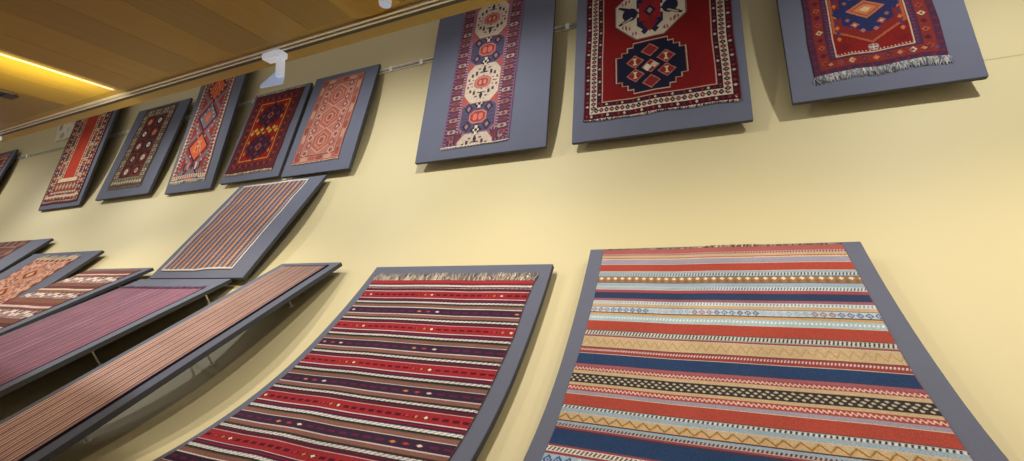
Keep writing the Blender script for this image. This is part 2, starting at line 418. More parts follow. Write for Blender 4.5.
# ================================================================== P5: the blue, red and tan banded kilim
RED = (178, 70, 58); NAVY = (44, 62, 98); TAN = (198, 170, 136); CRIM = (150, 66, 76); LBL = (152, 172, 192); LIL = (158, 150, 172); CREAM = (222, 205, 172); BLK = (52, 48, 54)
def band(c, y0, y1, col): c.rect(0, y0, c.w, y1, col)
def btick(c, y0, y1, bg, fg, p=.013, duty=.45, slant=.5, fg2=None):
    m = (c.Y >= y0) & (c.Y < y1); v = (c.Y - y0) / (y1 - y0); c.put(m, bg)
    k = ((c.X / p + v * slant) % 1) < duty; mid = (v > .15) & (v < .85)
    c.put(m & k & mid, fg)
    if fg2 is not None: c.put(m & ~k & mid, fg2)
def bzig(c, y0, y1, bg, fg, p=.045, wd=.28, fg2=None):
    m = (c.Y >= y0) & (c.Y < y1); v = (c.Y - y0) / (y1 - y0); c.put(m, bg)
    tri = np.abs((c.X / p) % 1 - .5) * 2 * .7 + .15
    c.put(m & (np.abs(v - tri) < wd / 2), fg)
    if fg2 is not None: c.put(m & (np.abs(v - tri - wd) < wd / 2), fg2)
def btri(c, y0, y1, bg, fg, dark, p=.026):
    m = (c.Y >= y0) & (c.Y < y1); v = (c.Y - y0) / (y1 - y0); c.put(m, bg)
    q = np.abs((c.X / p) % 1 - .5) * 2
    c.put(m & (q + np.abs(v - .28) * 2.4 < .62), fg); q2 = np.abs((c.X / p + .5) % 1 - .5) * 2
    c.put(m & (q2 + np.abs(v - .72) * 2.4 < .62), dark)
def blat(c, y0, y1, bg, fg, p=.014):
    m = (c.Y >= y0) & (c.Y < y1); v = (c.Y - y0) / (y1 - y0); c.put(m, bg)
    for ph, vc in ((0, .25), (.5, .5), (0, .75)):
        q = np.abs((c.X / p + ph) % 1 - .5) * 2; c.put(m & (q + np.abs(v - vc) * 5.5 < .62), fg)
def bdia(c, y0, y1, bg, cols, p=.032, seed=3):
    m = (c.Y >= y0) & (c.Y < y1); v = (c.Y - y0) / (y1 - y0); c.put(m, bg)
    k = np.floor(c.X / p).astype(int); q = np.abs(c.X / p - k - .5) * 2; w = np.abs(v - .5) * 2.1
    h = (k // 3 * 7 + seed) % len(cols)
    for i, cc in enumerate(cols):
        c.put(m & (h == i) & (q + w < .95) & (q + w > .5), cc); c.put(m & (h == i) & (q + w < .25), cc)
c = Cloth(1.13, 1.9, (.0022, .003), RED); O = -.02
def b(y0, y1): return y0 + O, y1 + O
w = c
band(w, *b(.00, .03), (128, 92, 100)); band(w, *b(.026, .062), (176, 92, 88)); btick(w, *b(.06, .08), (206, 160, 150), (74, 56, 62), .012)
band(w, *b(.08, .112), TAN); band(w, *b(.093, .099), (176, 90, 70)); btick(w, *b(.099, .108), CREAM, (190, 120, 90), .013); band(w, *b(.11, .149), LIL); band(w, *b(.149, .207), RED)
band(w, *b(.207, .254), LBL); btick(w, *b(.218, .243), LBL, BLK, .013, .42, .6, (196, 205, 210))
band(w, *b(.247, .297), (60, 50, 50)); btri(w, *b(.250, .295), (154, 114, 82), (232, 214, 186), (140, 94, 58), .036)
band(w, *b(.297, .325), LBL); btick(w, *b(.325, .350), (206, 214, 220), (60, 62, 86), .012, .4, .8); band(w, *b(.350, .370), (160, 72, 84)); band(w, *b(.370, .414), NAVY)
band(w, *b(.414, .434), (150, 92, 112)); btick(w, *b(.434, .455), (212, 220, 222), (120, 140, 160), .013); band(w, *b(.455, .476), TAN); band(w, *b(.474, .479), (70, 55, 50))
bdia(w, *b(.479, .515), (190, 202, 216), [(92, 112, 158), (150, 172, 200), (80, 92, 140), (150, 110, 130), (165, 180, 205)], .03); band(w, *b(.515, .519), (60, 50, 50)); band(w, *b(.519, .536), (206, 160, 106))
band(w, *b(.536, .575), (164, 190, 204)); btick(w, *b(.545, .562), (164, 190, 204), (232, 234, 230), .014); band(w, *b(.575, .640), RED)
btick(w, *b(.640, .672), (150, 158, 160), (52, 46, 52), .0135, .45, .7, (210, 205, 195)); band(w, *b(.672, .683), CRIM)
band(w, *b(.683, .748), (200, 172, 136)); bzig(w, *b(.69, .742), (200, 172, 136), (190, 150, 92), .036, .2)
band(w, *b(.748, .787), (150, 62, 66)); btick(w, *b(.757, .776), (150, 62, 66), (226, 206, 200), .011, .45, .8); band(w, *b(.787, .852), (40, 64, 108))
band(w, *b(.852, .868), (160, 90, 104)); band(w, *b(.868, .90), (158, 72, 72)); bzig(w, *b(.872, .889), (158, 72, 72), (236, 200, 190), .014, .4); band(w, *b(.893, .91), (200, 172, 136))
blat(w, *b(.91, .962), (54, 46, 48), (196, 184, 160), .025); band(w, *b(.962, .977), (200, 172, 136)); band(w, *b(.977, 1.005), (168, 72, 66)); bzig(w, *b(.981, 1.0), (168, 72, 66), (240, 196, 186), .015, .4)
band(w, *b(1.005, 1.025), LIL); band(w, *b(1.025, 1.086), RED); btick(w, *b(1.086, 1.106), (158, 172, 182), (52, 50, 60), .0145, .45, .5, (214, 214, 210)); band(w, *b(1.106, 1.125), LBL)
band(w, *b(1.125, 1.168), (200, 172, 136)); bzig(w, *b(1.127, 1.166), (200, 172, 136), (132, 112, 62), .045, .2, (222, 160, 96)); band(w, *b(1.168, 1.182), LBL)
btick(w, *b(1.182, 1.198), (190, 170, 170), (60, 48, 62), .012, .5, .6); band(w, *b(1.198, 1.21), CRIM); band(w, *b(1.21, 1.285), (38, 62, 106))
band(w, *b(1.285, 1.33), CRIM); btick(w, *b(1.295, 1.318), (230, 216, 206), (60, 50, 60), .0135, .45, .8)
bdia(w, *b(1.33, 1.385), (160, 184, 208), [(70, 92, 146), (220, 226, 232), (96, 76, 120)], .034); band(w, *b(1.385, 1.41), CRIM); btick(w, *b(1.41, 1.435), (220, 205, 196), (50, 44, 50), .013)
band(w, *b(1.435, 1.50), RED); band(w, *b(1.50, 1.53), LBL); btri(w, *b(1.53, 1.58), (154, 114, 82), (232, 214, 186), (140, 94, 58)); band(w, *b(1.58, 1.62), CRIM); band(w, *b(1.62, 1.70), NAVY)
band(w, *b(1.70, 1.73), TAN); blat(w, *b(1.73, 1.79), (54, 46, 48), (196, 184, 160)); band(w, *b(1.79, 1.86), RED)
for yl in (.149, .207, .370, .414, .575, .640, .683, .748, .787, .852, 1.025, 1.086, 1.125, 1.168, 1.21):
    band(w, yl + O - .0015, yl + O + .002, (216, 190, 160) if int(yl * 1000) % 2 else (78, 50, 54))
c.speckle(.035)
make_rug('flatweave_kilim', 'large kilim with brick red, navy, light blue and tan patterned bands at lower right', 'carpet', 'P5', -.468, .668, .022, 1.92, c,
         skew=(.03, .016), wob=.003, fringe=[('top', .025, [(150, 120, 112), (96, 70, 72), (198, 178, 160)], 420, lambda u: .15 + .85 * max(0, math.sin(u * 9.5 + 2.2)) * (u > .35))])

# ================================================================== P4: red and purple kilim
c = Cloth(1.17, 1.72, (.003, .003), (124, 84, 80)); w = c
RD = (166, 34, 42); PUR = (58, 38, 62); BRN = (140, 92, 84); MAR = (112, 32, 52); WHT = (228, 222, 222); DGR = (44, 40, 42)
def dotband(y0, y1, bg, dash, dots, p, seed):
    band(w, y0, y1, bg); v = (w.Y - y0) / (y1 - y0); m = (v >= 0) & (v < 1); k = np.floor(w.X / p).astype(int); q = np.abs(w.X / p - k - .5) * 2
    sh = (np.sin(k * 2.3 + seed) * .5 + .5)
    w.put(m & (np.abs(v - .5) < .12) & (q < .62), dash)
    for i, d in enumerate(dots): w.put(m & ((k * 7 + seed * 3) % (len(dots) * 3 + 1) == i * 3) & (q + np.abs(v - .5) * 3.6 < .5), d)
for i in range(-1, 7):
    r = .276 - .140 + i * .2765
    z = lambda a, bb: (r + a, r + bb)
    band(w, *z(-.078, -.031), MAR); band(w, *z(-.078, -.052), (30, 28, 32)); btick(w, *z(-.076, -.056), (60, 50, 52), WHT, .028, .80, 1.0); band(w, *z(-.046, -.040), (64, 30, 56)); band(w, *z(-.034, -.030), (226, 190, 186))
    dotband(r - .030, r + .030, (166, 38, 50), (86, 22, 34), [(240, 224, 190), (222, 120, 60), (200, 60, 50)], .047, i * 3 + 1)
    band(w, *z(.028, .033), (226, 196, 196)); band(w, *z(.033, .058), (70, 28, 60)); band(w, *z(.042, .048), (140, 30, 50)); btick(w, *z(.057, .076), (92, 80, 80), WHT, .028, .80, 1.0)
    band(w, *z(.076, .083), (34, 34, 32)); band(w, *z(.083, .090), (92, 78, 62)); band(w, *z(.090, .112), BRN); band(w, *z(.110, .115), (232, 222, 220))
    dotband(r + .115, r + .168, PUR, (104, 34, 66), [(236, 214, 204), (190, 60, 60), (214, 140, 70)], .062, i * 2)
    band(w, *z(.166, .171), (222, 200, 204)); band(w, *z(.171, .192), BRN); band(w, *z(.192, .1985), (66, 56, 48))
band(w, 0, .05, (120, 34, 46)); band(w, 0.008, .028, (170, 44, 52)); btick(w, .044, .064, (46, 36, 40), WHT, .026, .8, 1.2); band(w, .064, .075, MAR)
c.abrash(.05, 14); c.speckle(.04)
make_rug('flatweave_kilim', 'kilim of dark red, purple and brown bands with pale fringe along its top, lower centre', 'carpet', 'P4', -2.0, -.822, .140, 1.84, c,
         skew=(.02, .008), wob=.004, fringe=[('top', .062, [(176, 160, 146), (132, 118, 112), (206, 190, 172), (96, 88, 90)], 520, None)])

# ================================================================== L5: long tan pinstriped runner (stripes run down its length)
def warp_stripes(c, seq, jit=0):
    """seq of (width, colour) repeated across the width"""
    tot = sum(a for a, _ in seq); xx = (c.X + jit * np.sin(c.Y * 1.7)) % tot; a = 0
    for wd, col in seq: c.put((xx >= a) & (xx < a + wd), col); a += wd
c = Cloth(.455, 1.86, (.0018, .03), (168, 124, 110))
warp_stripes(c, [(.014, (216, 176, 154)), (.006, (130, 86, 100)), (.010, (196, 144, 130)), (.006, (236, 220, 210)), (.014, (118, 78, 96)), (.008, (206, 156, 138)), (.006, (146, 96, 108))], 0)
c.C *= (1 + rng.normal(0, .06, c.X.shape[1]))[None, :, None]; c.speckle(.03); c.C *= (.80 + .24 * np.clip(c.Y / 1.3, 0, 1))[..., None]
c.rect(0, 0, c.w, .012, (52, 40, 58))
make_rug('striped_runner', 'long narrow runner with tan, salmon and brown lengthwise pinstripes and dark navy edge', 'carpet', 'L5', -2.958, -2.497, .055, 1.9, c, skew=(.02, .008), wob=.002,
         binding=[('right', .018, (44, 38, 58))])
# ================================================================== L4: plum pinstriped
c = Cloth(1.13, 1.52, (.0028, .03), (124, 90, 112))
warp_stripes(c, [(.016, (134, 96, 118)), (.010, (106, 72, 100)), (.014, (148, 108, 126)), (.007, (170, 128, 140)), (.016, (120, 82, 106)), (.009, (142, 82, 108)), (.014, (112, 78, 106)), (.007, (160, 120, 134))], 0)
for xx in (.30, .86, 1.02): c.rect(xx, 0, xx + .012, c.h, (170, 84, 110))
c.C *= (1 + rng.normal(0, .07, c.X.shape[1]))[None, :, None]; c.speckle(.03)
make_rug('plum_weave', 'plum purple weave with fine lengthwise pinstripes and a short tasselled top edge', 'carpet', 'L4', -4.655, -3.52, .19, 1.72, c, skew=(0, -.01), wob=.003,
         fringe=[('top', .05, [(84, 46, 74), (104, 60, 90), (70, 40, 66)], 330, lambda u: .5 + .5 * (int(u * 60) % 2))])
# ================================================================== L3: brown with white figure rows
c = Cloth(.99, 1.7, .006, (128, 84, 72)); w = c
y = 0.03; i = 0
def figures(y0, y1, bg, fg):
    band(w, y0, y1, bg); v = (w.Y - y0) / (y1 - y0); m = (v >= 0) & (v < 1); p = .085; k = np.floor(w.X / p); q = w.X / p - k
    w.put(m & (np.abs(v - .45 - .18 * np.sin(k * 1.9)) < .13) & (q > .1) & (q < .86), fg)
    w.put(m & ((np.abs(q - .2) < .07) | (np.abs(q - .74) < .07)) & (v > .4) & (v < .92), fg); w.put(m & (np.abs(q - .84) < .09) & (v > .08) & (v < .45), fg)
    w.put(m & (np.abs(q - .48) < .04) & (v > .1) & (v < .3), fg)
while y < c.h:
    band(w, y, y + .05, (118, 62, 66)); band(w, y + .05, y + .075, (206, 180, 172)); band(w, y + .075, y + .10, (112, 70, 64)); figures(y + .10, y + .24, (112, 62, 72), (226, 212, 204))
    band(w, y + .24, y + .29, (122, 78, 66)); band(w, y + .29, y + .34, (92, 52, 58)); band(w, y + .34, y + .365, (210, 188, 176)); band(w, y + .365, y + .40, (134, 90, 70)); figures(y + .40, y + .52, (104, 60, 76), (220, 204, 196)); band(w, y + .52, y + .58, (128, 84, 66)); y += .58
c.speckle(.07)
make_rug('figured_flatweave', 'brown flatweave with rows of small white animal figures, lower left', 'carpet', 'L3', -5.82, -4.87, .055, 1.76, c, wob=.003)
# ================================================================== L2: salmon mottled
c = Cloth(.92, 1.45, .006, (210, 150, 132)); w = c
nz = rng.normal(0, 1, (60, 38)); yi = np.clip((c.Y / c.h * 59), 0, 58.99); xi = np.clip(c.X / c.w * 37, 0, 36.99)
nv = nz[yi.astype(int), xi.astype(int)]
w.put(nv > .7, (236, 186, 160)); w.put(nv < -.8, (178, 100, 88)); w.put((nv > -.15) & (nv < .03), (140, 84, 80))
for k in range(5): c.hexv(c.w / 2, .28 + k * .30, .2, .13, .2, (222, 150, 112)); c.hexv(c.w / 2, .28 + k * .30, .13, .08, .2, (150, 70, 62)); c.dia(c.w / 2, .28 + k * .30, .06, .05, (236, 190, 150))
c.ring(0, .06, boxes((176, 92, 76), [(226, 170, 138), (124, 66, 66)], .06)); c.ring(.06, .07, plain((230, 190, 160)))
c.rect(0, 0, c.w, .02, (206, 178, 152)); c.speckle(.08)
make_rug('salmon_carpet', 'salmon orange mottled carpet with ragged cream fringe along its top, far lower left', 'carpet', 'L2', -7.42, -6.46, .13, 1.55, c, wob=.006,
         fringe=[('top', .07, [(214, 196, 166), (190, 168, 140), (226, 212, 186)], 300, lambda u: .45 + .55 * abs(math.sin(u * 13)))])
# ================================================================== L1: brown with plum
c = Cloth(1.0, 1.2, .008, (128, 88, 80)); w = c
c.ring(0, .12, boxes((120, 80, 74), [(150, 108, 92), (92, 56, 66)], .1)); c.ring(.12, .14, plain((150, 120, 104))); c.ring(.14, .2, motif((96, 48, 64), [(142, 92, 84)], .09))
for k in range(4): c.hexv(.5, .3 + .25 * k, .25, .11, .3, (110, 50, 62)); c.dia(.5, .3 + .25 * k, .1, .07, (150, 104, 88))
c.speckle(.07)
make_rug('brown_carpet', 'dull brown and plum carpet cut by the left frame edge, lower row', 'carpet', 'L1', -9.45, -8.40, .02, 1.25, c)
# ================================================================== M1: orange / blue stripes
c = Cloth(.965, 1.19, (.003, .012), (190, 120, 84))
warp_stripes(c, [(.032, (204, 132, 84)), (.006, (222, 184, 150)), (.034, (78, 84, 110)), (.026, (164, 124, 116)), (.006, (190, 170, 160)), (.034, (86, 88, 114))], 0)
c.C *= (1 + .07 * np.sin(c.Y * 160 + c.X * 40))[..., None]
c.ring(0, .014, plain((226, 218, 208))); c.ring(.014, .022, plain((70, 66, 88))); c.speckle(.05)
make_rug('striped_weave', 'square weave with orange, blue grey and cream lengthwise stripes and white outline, middle row', 'carpet', 'M1', -4.505, -3.535, .032, 1.215, c, skew=(.02, .02), wob=.005)
# ================================================================== U0
c = Cloth(1.05, 1.3, .008, (140, 62, 58)); c.ring(0, .1, boxes((110, 48, 52), [(190, 130, 110)], .08)); c.ring(.1, .115, plain((210, 180, 150)))
for k in range(3): c.dia(.52, .3 + .35 * k, .28, .16, (176, 84, 70)); c.dia(.52, .3 + .35 * k, .15, .09, (70, 50, 70))
c.speckle(.06)
make_rug('red_carpet', 'dim red carpet cut by the left frame edge, upper row', 'carpet', 'U0', -12.82, -11.8, .06, 1.38, c)
# ================================================================== U1: plain red centre runner
c = Cloth(1.08, 2.2, .0055, (112, 52, 56))
c.ring(0, .03, plain((96, 46, 52))); c.ring(.03, .05, ticks((200, 168, 136), (110, 60, 60), .05)); c.ring(.05, .17, boxes((104, 48, 56), [(176, 112, 92), (84, 62, 82), (150, 62, 56)], .10, .7, (196, 166, 138)))
c.ring(.17, .20, ticks((212, 184, 150), (140, 70, 62), .045, .35)); c.ring(.20, .29, boxes((124, 58, 58), [(176, 84, 66), (90, 70, 92), (206, 160, 126)], .085, .7)); c.ring(.29, .315, ticks((222, 200, 168), (150, 84, 70), .04, .3)); c.ring(.315, .37, motif((112, 44, 44), [(170, 92, 70), (206, 170, 130)], .05, .3)); c.ring(.356, .37, plain((214, 186, 150)))
c.rect(.37, .37, c.w - .37, c.h - .42, (186, 58, 42)); c.rect(.26, c.h - .42, c.w - .26, c.h - .36, (216, 190, 156)); c.rect(.2, c.h - .36, c.w - .2, c.h - .2, (128, 64, 60))
for k in range(6): c.dia(.3 + k * .1, c.h - .28, .04, .06, (200, 150, 116))
c.rect(.06, c.h - .14, c.w - .06, c.h - .10, (206, 178, 150)); c.speckle(.06)
make_rug('red_centre_runner', 'runner with plain bright red centre strip and cream lined patterned borders, far along upper row', 'carpet', 'U1', -9.385, -8.285, .12, 2.345, c)
# ================================================================== U2: white dot rosettes
c = Cloth(.80, 1.32, .005, (84, 46, 44)); 
c.ring(0, .035, plain((92, 72, 62))); c.ring(.035, .125, boxes((96, 80, 70), [(196, 180, 152), (150, 126, 104), (210, 194, 164)], .062, .7, (86, 60, 54)))
c.ring(.125, .15, ticks((186, 164, 132), (88, 58, 52), .03))
c.rect(.15, .15, c.w - .15, c.h - .15, (98, 46, 40))
for r_ in range(5):
    for q_ in range(2):
        cx, cy = .28 + q_ * .24, .255 + r_ * .205; d = r_ % 2 == 0
        c.box(cx, cy, .10, .085, (126, 58, 44) if (r_ + q_) % 2 else (70, 42, 50)); c.octa(cx, cy, .075, .07, .55, (44, 42, 66) if (r_ + q_) % 2 else (150, 62, 44))
        c.ell(cx, cy, .042, .042, (232, 226, 214) if (r_ * 2 + q_) % 3 else (222, 160, 110)); c.ell(cx, cy, .014, .014, (90, 70, 80))
c.rect(.05, c.h - .11, c.w - .05, c.h - .04, (120, 104, 84))
for k in range(12): c.dia(.07 + k * .06, c.h - .075, .025, .03, (206, 192, 158))
c.speckle(.06)
make_rug('rosette_carpet', 'small dark brown carpet with two columns of white dot rosettes and beige border', 'carpet', 'U2', -7.52, -6.70, .035, 1.375, c, skew=(.02, -.01),
         fringe=[('bottom', .025, [(150, 134, 112), (120, 104, 90)], 160, None)])
# ================================================================== U3: orange linked diamonds
c = Cloth(.73, 2.2, .0045, (120, 74, 82)); cx = c.w / 2
c.ring(0, .02, plain((150, 110, 104))); c.ring(.02, .075, teeth((226, 204, 178), (150, 62, 52), .055)); c.ring(.075, .085, plain((70, 50, 70))); c.ring(.085, .125, boxes((196, 158, 140), [(150, 50, 46), (96, 82, 110)], .05)); c.ring(.125, .135, plain((60, 44, 60)))
c.rect(.135, .135, c.w - .135, c.h - .135, (146, 60, 56))
for k in range(-1, 6):
    cy = 1.74 - k * .45 + (0); col = [(226, 100, 58), (128, 110, 124)][k % 2]
    for sx in (-1, 1):
        c.poly([(cx + sx * .235, cy - .225 - .17), (cx + sx * .235, cy - .225 + .17), (cx + sx * .04, cy - .225)], (132, 112, 122)); c.poly([(cx + sx * .235, cy - .225 - .11), (cx + sx * .235, cy - .225 + .11), (cx + sx * .12, cy - .225)], (158, 54, 50))
    c.dia(cx, cy, .215, .225, (48, 38, 62)); c.dia(cx, cy, .185, .19, col); c.dia(cx, cy, .07, .09, (222, 104, 66) if k % 2 else (240, 150, 100)); 
    if k % 2 == 0: c.box(cx - .02, cy, .02, .06, (196, 70, 52)); c.box(cx + .03, cy + .01, .014, .05, (206, 84, 60))
for a in range(26):
    for sx in (-1, 1):
        k = a / 26.0; c.dia(cx + sx * .20 * abs(((k * 6) % 2) - 1), .2 + k * 1.8, .016, .02, (206, 180, 160))
for k in range(5): c.box(cx - .16 + k * .08, c.h - .19, .018, .05, [(60, 50, 80), (222, 130, 90), (60, 50, 80), (220, 190, 160), (70, 56, 80)][k])
c.rect(.02, c.h - .075, c.w - .02, c.h - .03, (210, 190, 166)); c.ring(.02, .07, lambda u, v: [(((u / .045) % 1 < .35) & (v > .3), (150, 62, 54))]); c.speckle(.06)
make_rug('diamond_runner', 'runner of orange and grey linked diamonds with cream toothed border', 'carpet', 'U3', -6.06, -5.36, .10, 2.27, c, skew=(.10, -.04),
         fringe=[('bottom', .05, [(206, 192, 172), (180, 168, 152)], 200, lambda u: .4 + .6 * abs(math.sin(u * 7)))])
# ================================================================== U4: dark red, two navy crosses
c = Cloth(.80, 1.14, .004, (122, 30, 30)); cx = c.w / 2
c.ring(0, .03, plain((92, 36, 40))); c.ring(.03, .065, ticks((128, 40, 40), (56, 34, 44), .03, .5, 1)); c.ring(.065, .11, boxes((84, 26, 34), [(150, 56, 44), (60, 40, 60)], .05)); c.ring(.11, .125, ticks((150, 60, 44), (60, 24, 34), .028)) 
c.rect(.125, .125, c.w - .125, c.h - .125, (148, 30, 26)); c.ring(.15, .162, plain((212, 146, 60)))
for cy in (.345, .80):
    for (dx, dy, rx, ry) in ((0, 0, .09, .17), (0, 0, .19, .075), (-.10, -.085, .07, .06), (.10, -.085, .07, .06), (-.10, .085, .07, .06), (.10, .085, .07, .06)):
        c.dia(cx + dx, cy + dy, rx * 1.25, ry * 1.25, (96, 20, 26)); 
    for (dx, dy, rx, ry) in ((-.12, 0, .09, .09), (.12, 0, .09, .09), (0, -.1, .085, .09), (0, .1, .085, .09)):
        c.dia(cx + dx, cy + dy, rx, ry, (36, 34, 60)); c.dia(cx + dx, cy + dy, rx * .4, ry * .4, (120, 40, 46))
    c.dia(cx, cy, .06, .06, (170, 80, 60)); c.dia(cx, cy, .03, .03, (56, 44, 80))
for k in range(9): c.dia(cx - .2 + k * .05, .575 + .022 * (-1) ** k, .035, .032, (222, 172, 62))
c.dia(cx, .575, .05, .03, (160, 40, 30))
for sx in (-1, 1):
    for k in range(5): c.dia(cx + sx * .2, .24 + k * .16, .02, .03, (206, 130, 56))
c.speckle(.06)
make_rug('navy_cross_carpet', 'dark red carpet with two navy crosses and yellow zigzag between them', 'carpet', 'U4', -4.985, -4.19, .04, 1.175, c, skew=(.01, .045),
         fringe=[('bottom', .03, [(200, 176, 150), (170, 140, 120)], 170, None), ('top', .028, [(196, 184, 170), (150, 140, 130)], 170, None)])
# ================================================================== U5: salmon with hexagons
c = Cloth(.66, 1.14, .0036, (172, 98, 84)); cx = c.w / 2
SAL = (184, 112, 98)
c.ring(0, .012, plain((150, 90, 80))); c.ring(.012, .075, boxes((196, 132, 112), [(140, 58, 54), (214, 168, 140), (170, 88, 76)], .11, .95)); c.ring(.075, .09, plain((116, 58, 60))); c.ring(.09, .10, plain((212, 164, 140)))
c.rect(.10, .10, c.w - .10, c.h - .10, SAL)
for k, cy in enumerate((.27, .57, .87)):
    c.hexv(cx, cy, .135, .165, .45, (226, 190, 166)); c.hexv(cx, cy, .125, .152, .45, (176, 86, 72)); c.hexv(cx, cy, .09, .115, .4, (206, 146, 120)); c.hexv(cx, cy, .075, .095, .4, (166, 70, 62)); c.octa(cx, cy, .05, .055, .5, (214, 160, 130)); c.octa(cx, cy, .03, .035, .5, (140, 60, 60))
    for sx in (-1, 1):
        for dy, kk in ((-.15, 0), (-.05, 1), (.05, 0), (.15, 1)):
            x_, y_ = cx + sx * (.185 if kk else .165), cy + dy
            big = ((k + kk) % 2 == 0)
            c.octa(x_, y_, .036, .04, .55, (226, 204, 184) if kk else (96, 56, 64)); c.octa(x_, y_, .026, .029, .55, (170, 92, 80)); c.octa(x_, y_, .014, .016, .55, (90, 56, 66) if kk else (222, 196, 170))
for r_ in range(12):
    for sx in (-1, 1): c.dia(cx + sx * .222, .14 + r_ * .078, .008, .012, (110, 60, 64))
c.C = c.C * .62 + .38 * hexc(168, 104, 92); c.speckle(.07)
make_rug('hexagon_carpet', 'salmon pink carpet with three stacked hexagons and small flower octagons', 'carpet', 'U5', -3.875, -3.225, .072, 1.205, c, skew=(.045, .012),
         fringe=[('bottom', .012, [(206, 170, 146)], 140, None)])
# ================================================================== U6: runner with ivory octagons
c = Cloth(.655, 2.28, .0040, (78, 64, 96)); cx = c.w / 2; T0 = .10
c.ring(0, .012, plain((128, 84, 116))); c.ring(.012, .034, ticks((58, 48, 84), (150, 96, 120), .035, .35)); 
c.ring(.034, .122, boxes((66, 52, 86), [(156, 66, 60), (172, 96, 78), (124, 46, 52), (184, 130, 106), (140, 54, 52), (200, 160, 136)], .06, .72, (96, 60, 84), .9))
c.ring(.122, .142, ticks((66, 56, 92), (196, 150, 160), .028, .3)); c.ring(.142, .150, plain((150, 100, 124)))
c.rect(.150, .150, c.w - .150, c.h - .150, (188, 78, 70))
IV = (218, 200, 178)
for k in range(-1, 3):
    cy = 1.741 - T0 - .726 * k
    by = cy + .363
    # blue section between octagons
    c.octa(cx, by, .178, .165, .36, (150, 108, 130)); c.octa(cx, by, .17, .155, .36, (70, 70, 104)); 
    for r_ in range(7): c.rect(cx - .165, by - .12 + r_ * .036, cx + .165, by - .112 + r_ * .036, (88, 84, 116))
    for sx in (-1, 1):
        for dy in (-.09, .09): c.dia(cx + sx * .10, by + dy, .045, .055, (44, 44, 70)); c.dia(cx + sx * .10, by + dy, .02, .028, (170, 120, 120))
    c.octa(cx, by, .085, .068, .5, (212, 130, 110)); c.octa(cx, by, .072, .056, .5, (176, 54, 54)); 
    for sx in (-1, 1): c.octa(cx + sx * .028, by, .022, .035, .5, (222, 120, 104))
    for dy in (-.135, .135):
        c.dia(cx, by + dy, .055, .06, (40, 34, 46)); c.box(cx, by + dy, .012, .045, (232, 222, 204)); c.box(cx, by + dy, .03, .010, (232, 222, 204)); c.dia(cx, by + dy, .018, .02, (40, 34, 46))
    # ivory octagon
    c.octa(cx, cy, .178, .222, .42, (170, 92, 84)); c.octa(cx, cy, .170, .212, .42, IV)
    for gy in range(-5, 6):
        for gx in range(-4, 5):
            if (gx + gy) % 2 == 0 and abs(gx) / 5.2 + abs(gy) / 6.5 < 1.0: c.box(cx + gx * .034, cy + gy * .036, .009, .006, [(176, 104, 96), (120, 92, 100), (196, 150, 130)][(gx * gx + gy * gy) % 3])
    c.octa(cx, cy, .085, .066, .5, (206, 110, 98)); c.octa(cx, cy, .074, .055, .5, (196, 128, 110)); c.octa(cx, cy, .055, .04, .5, (176, 58, 54))
    for sx in (-1, 1): c.octa(cx + sx * .022, cy, .014, .024, .5, (224, 150, 126))
    for sx in (-1, 1):
        for sy in (-1, 1):
            c.box(cx + sx * .075, cy + sy * .105, .012, .022, (60, 48, 60)); c.box(cx + sx * .115, cy + sy * .085, .012, .018, (70, 56, 72)); c.box(cx + sx * .05, cy + sy * .15, .014, .008, (110, 80, 84)); c.box(cx + sx * .145, cy + sy * .04, .010, .014, (120, 80, 84))
        c.box(cx + sx * .115, cy, .014, .006, (90, 70, 84)); 
    for sy in (-1, 1): c.dia(cx, cy + sy * .14, .018, .045, (44, 40, 56)); c.box(cx, cy + sy * .11, .03, .007, (44, 40, 56))
c.C = c.C * .86 + .14 * hexc(130, 90, 96); c.speckle(.08)
make_rug('octagon_runner', 'narrow runner with ivory octagon medallions and purple and red borders, upper centre', 'carpet', 'U6', -1.968, -1.318, T0, 2.365, c, skew=(.068, .05), wob=.003,
         fringe=[('bottom', .02, [(222, 206, 190), (200, 180, 170)], 220, lambda u: 1 - .6 * u)])
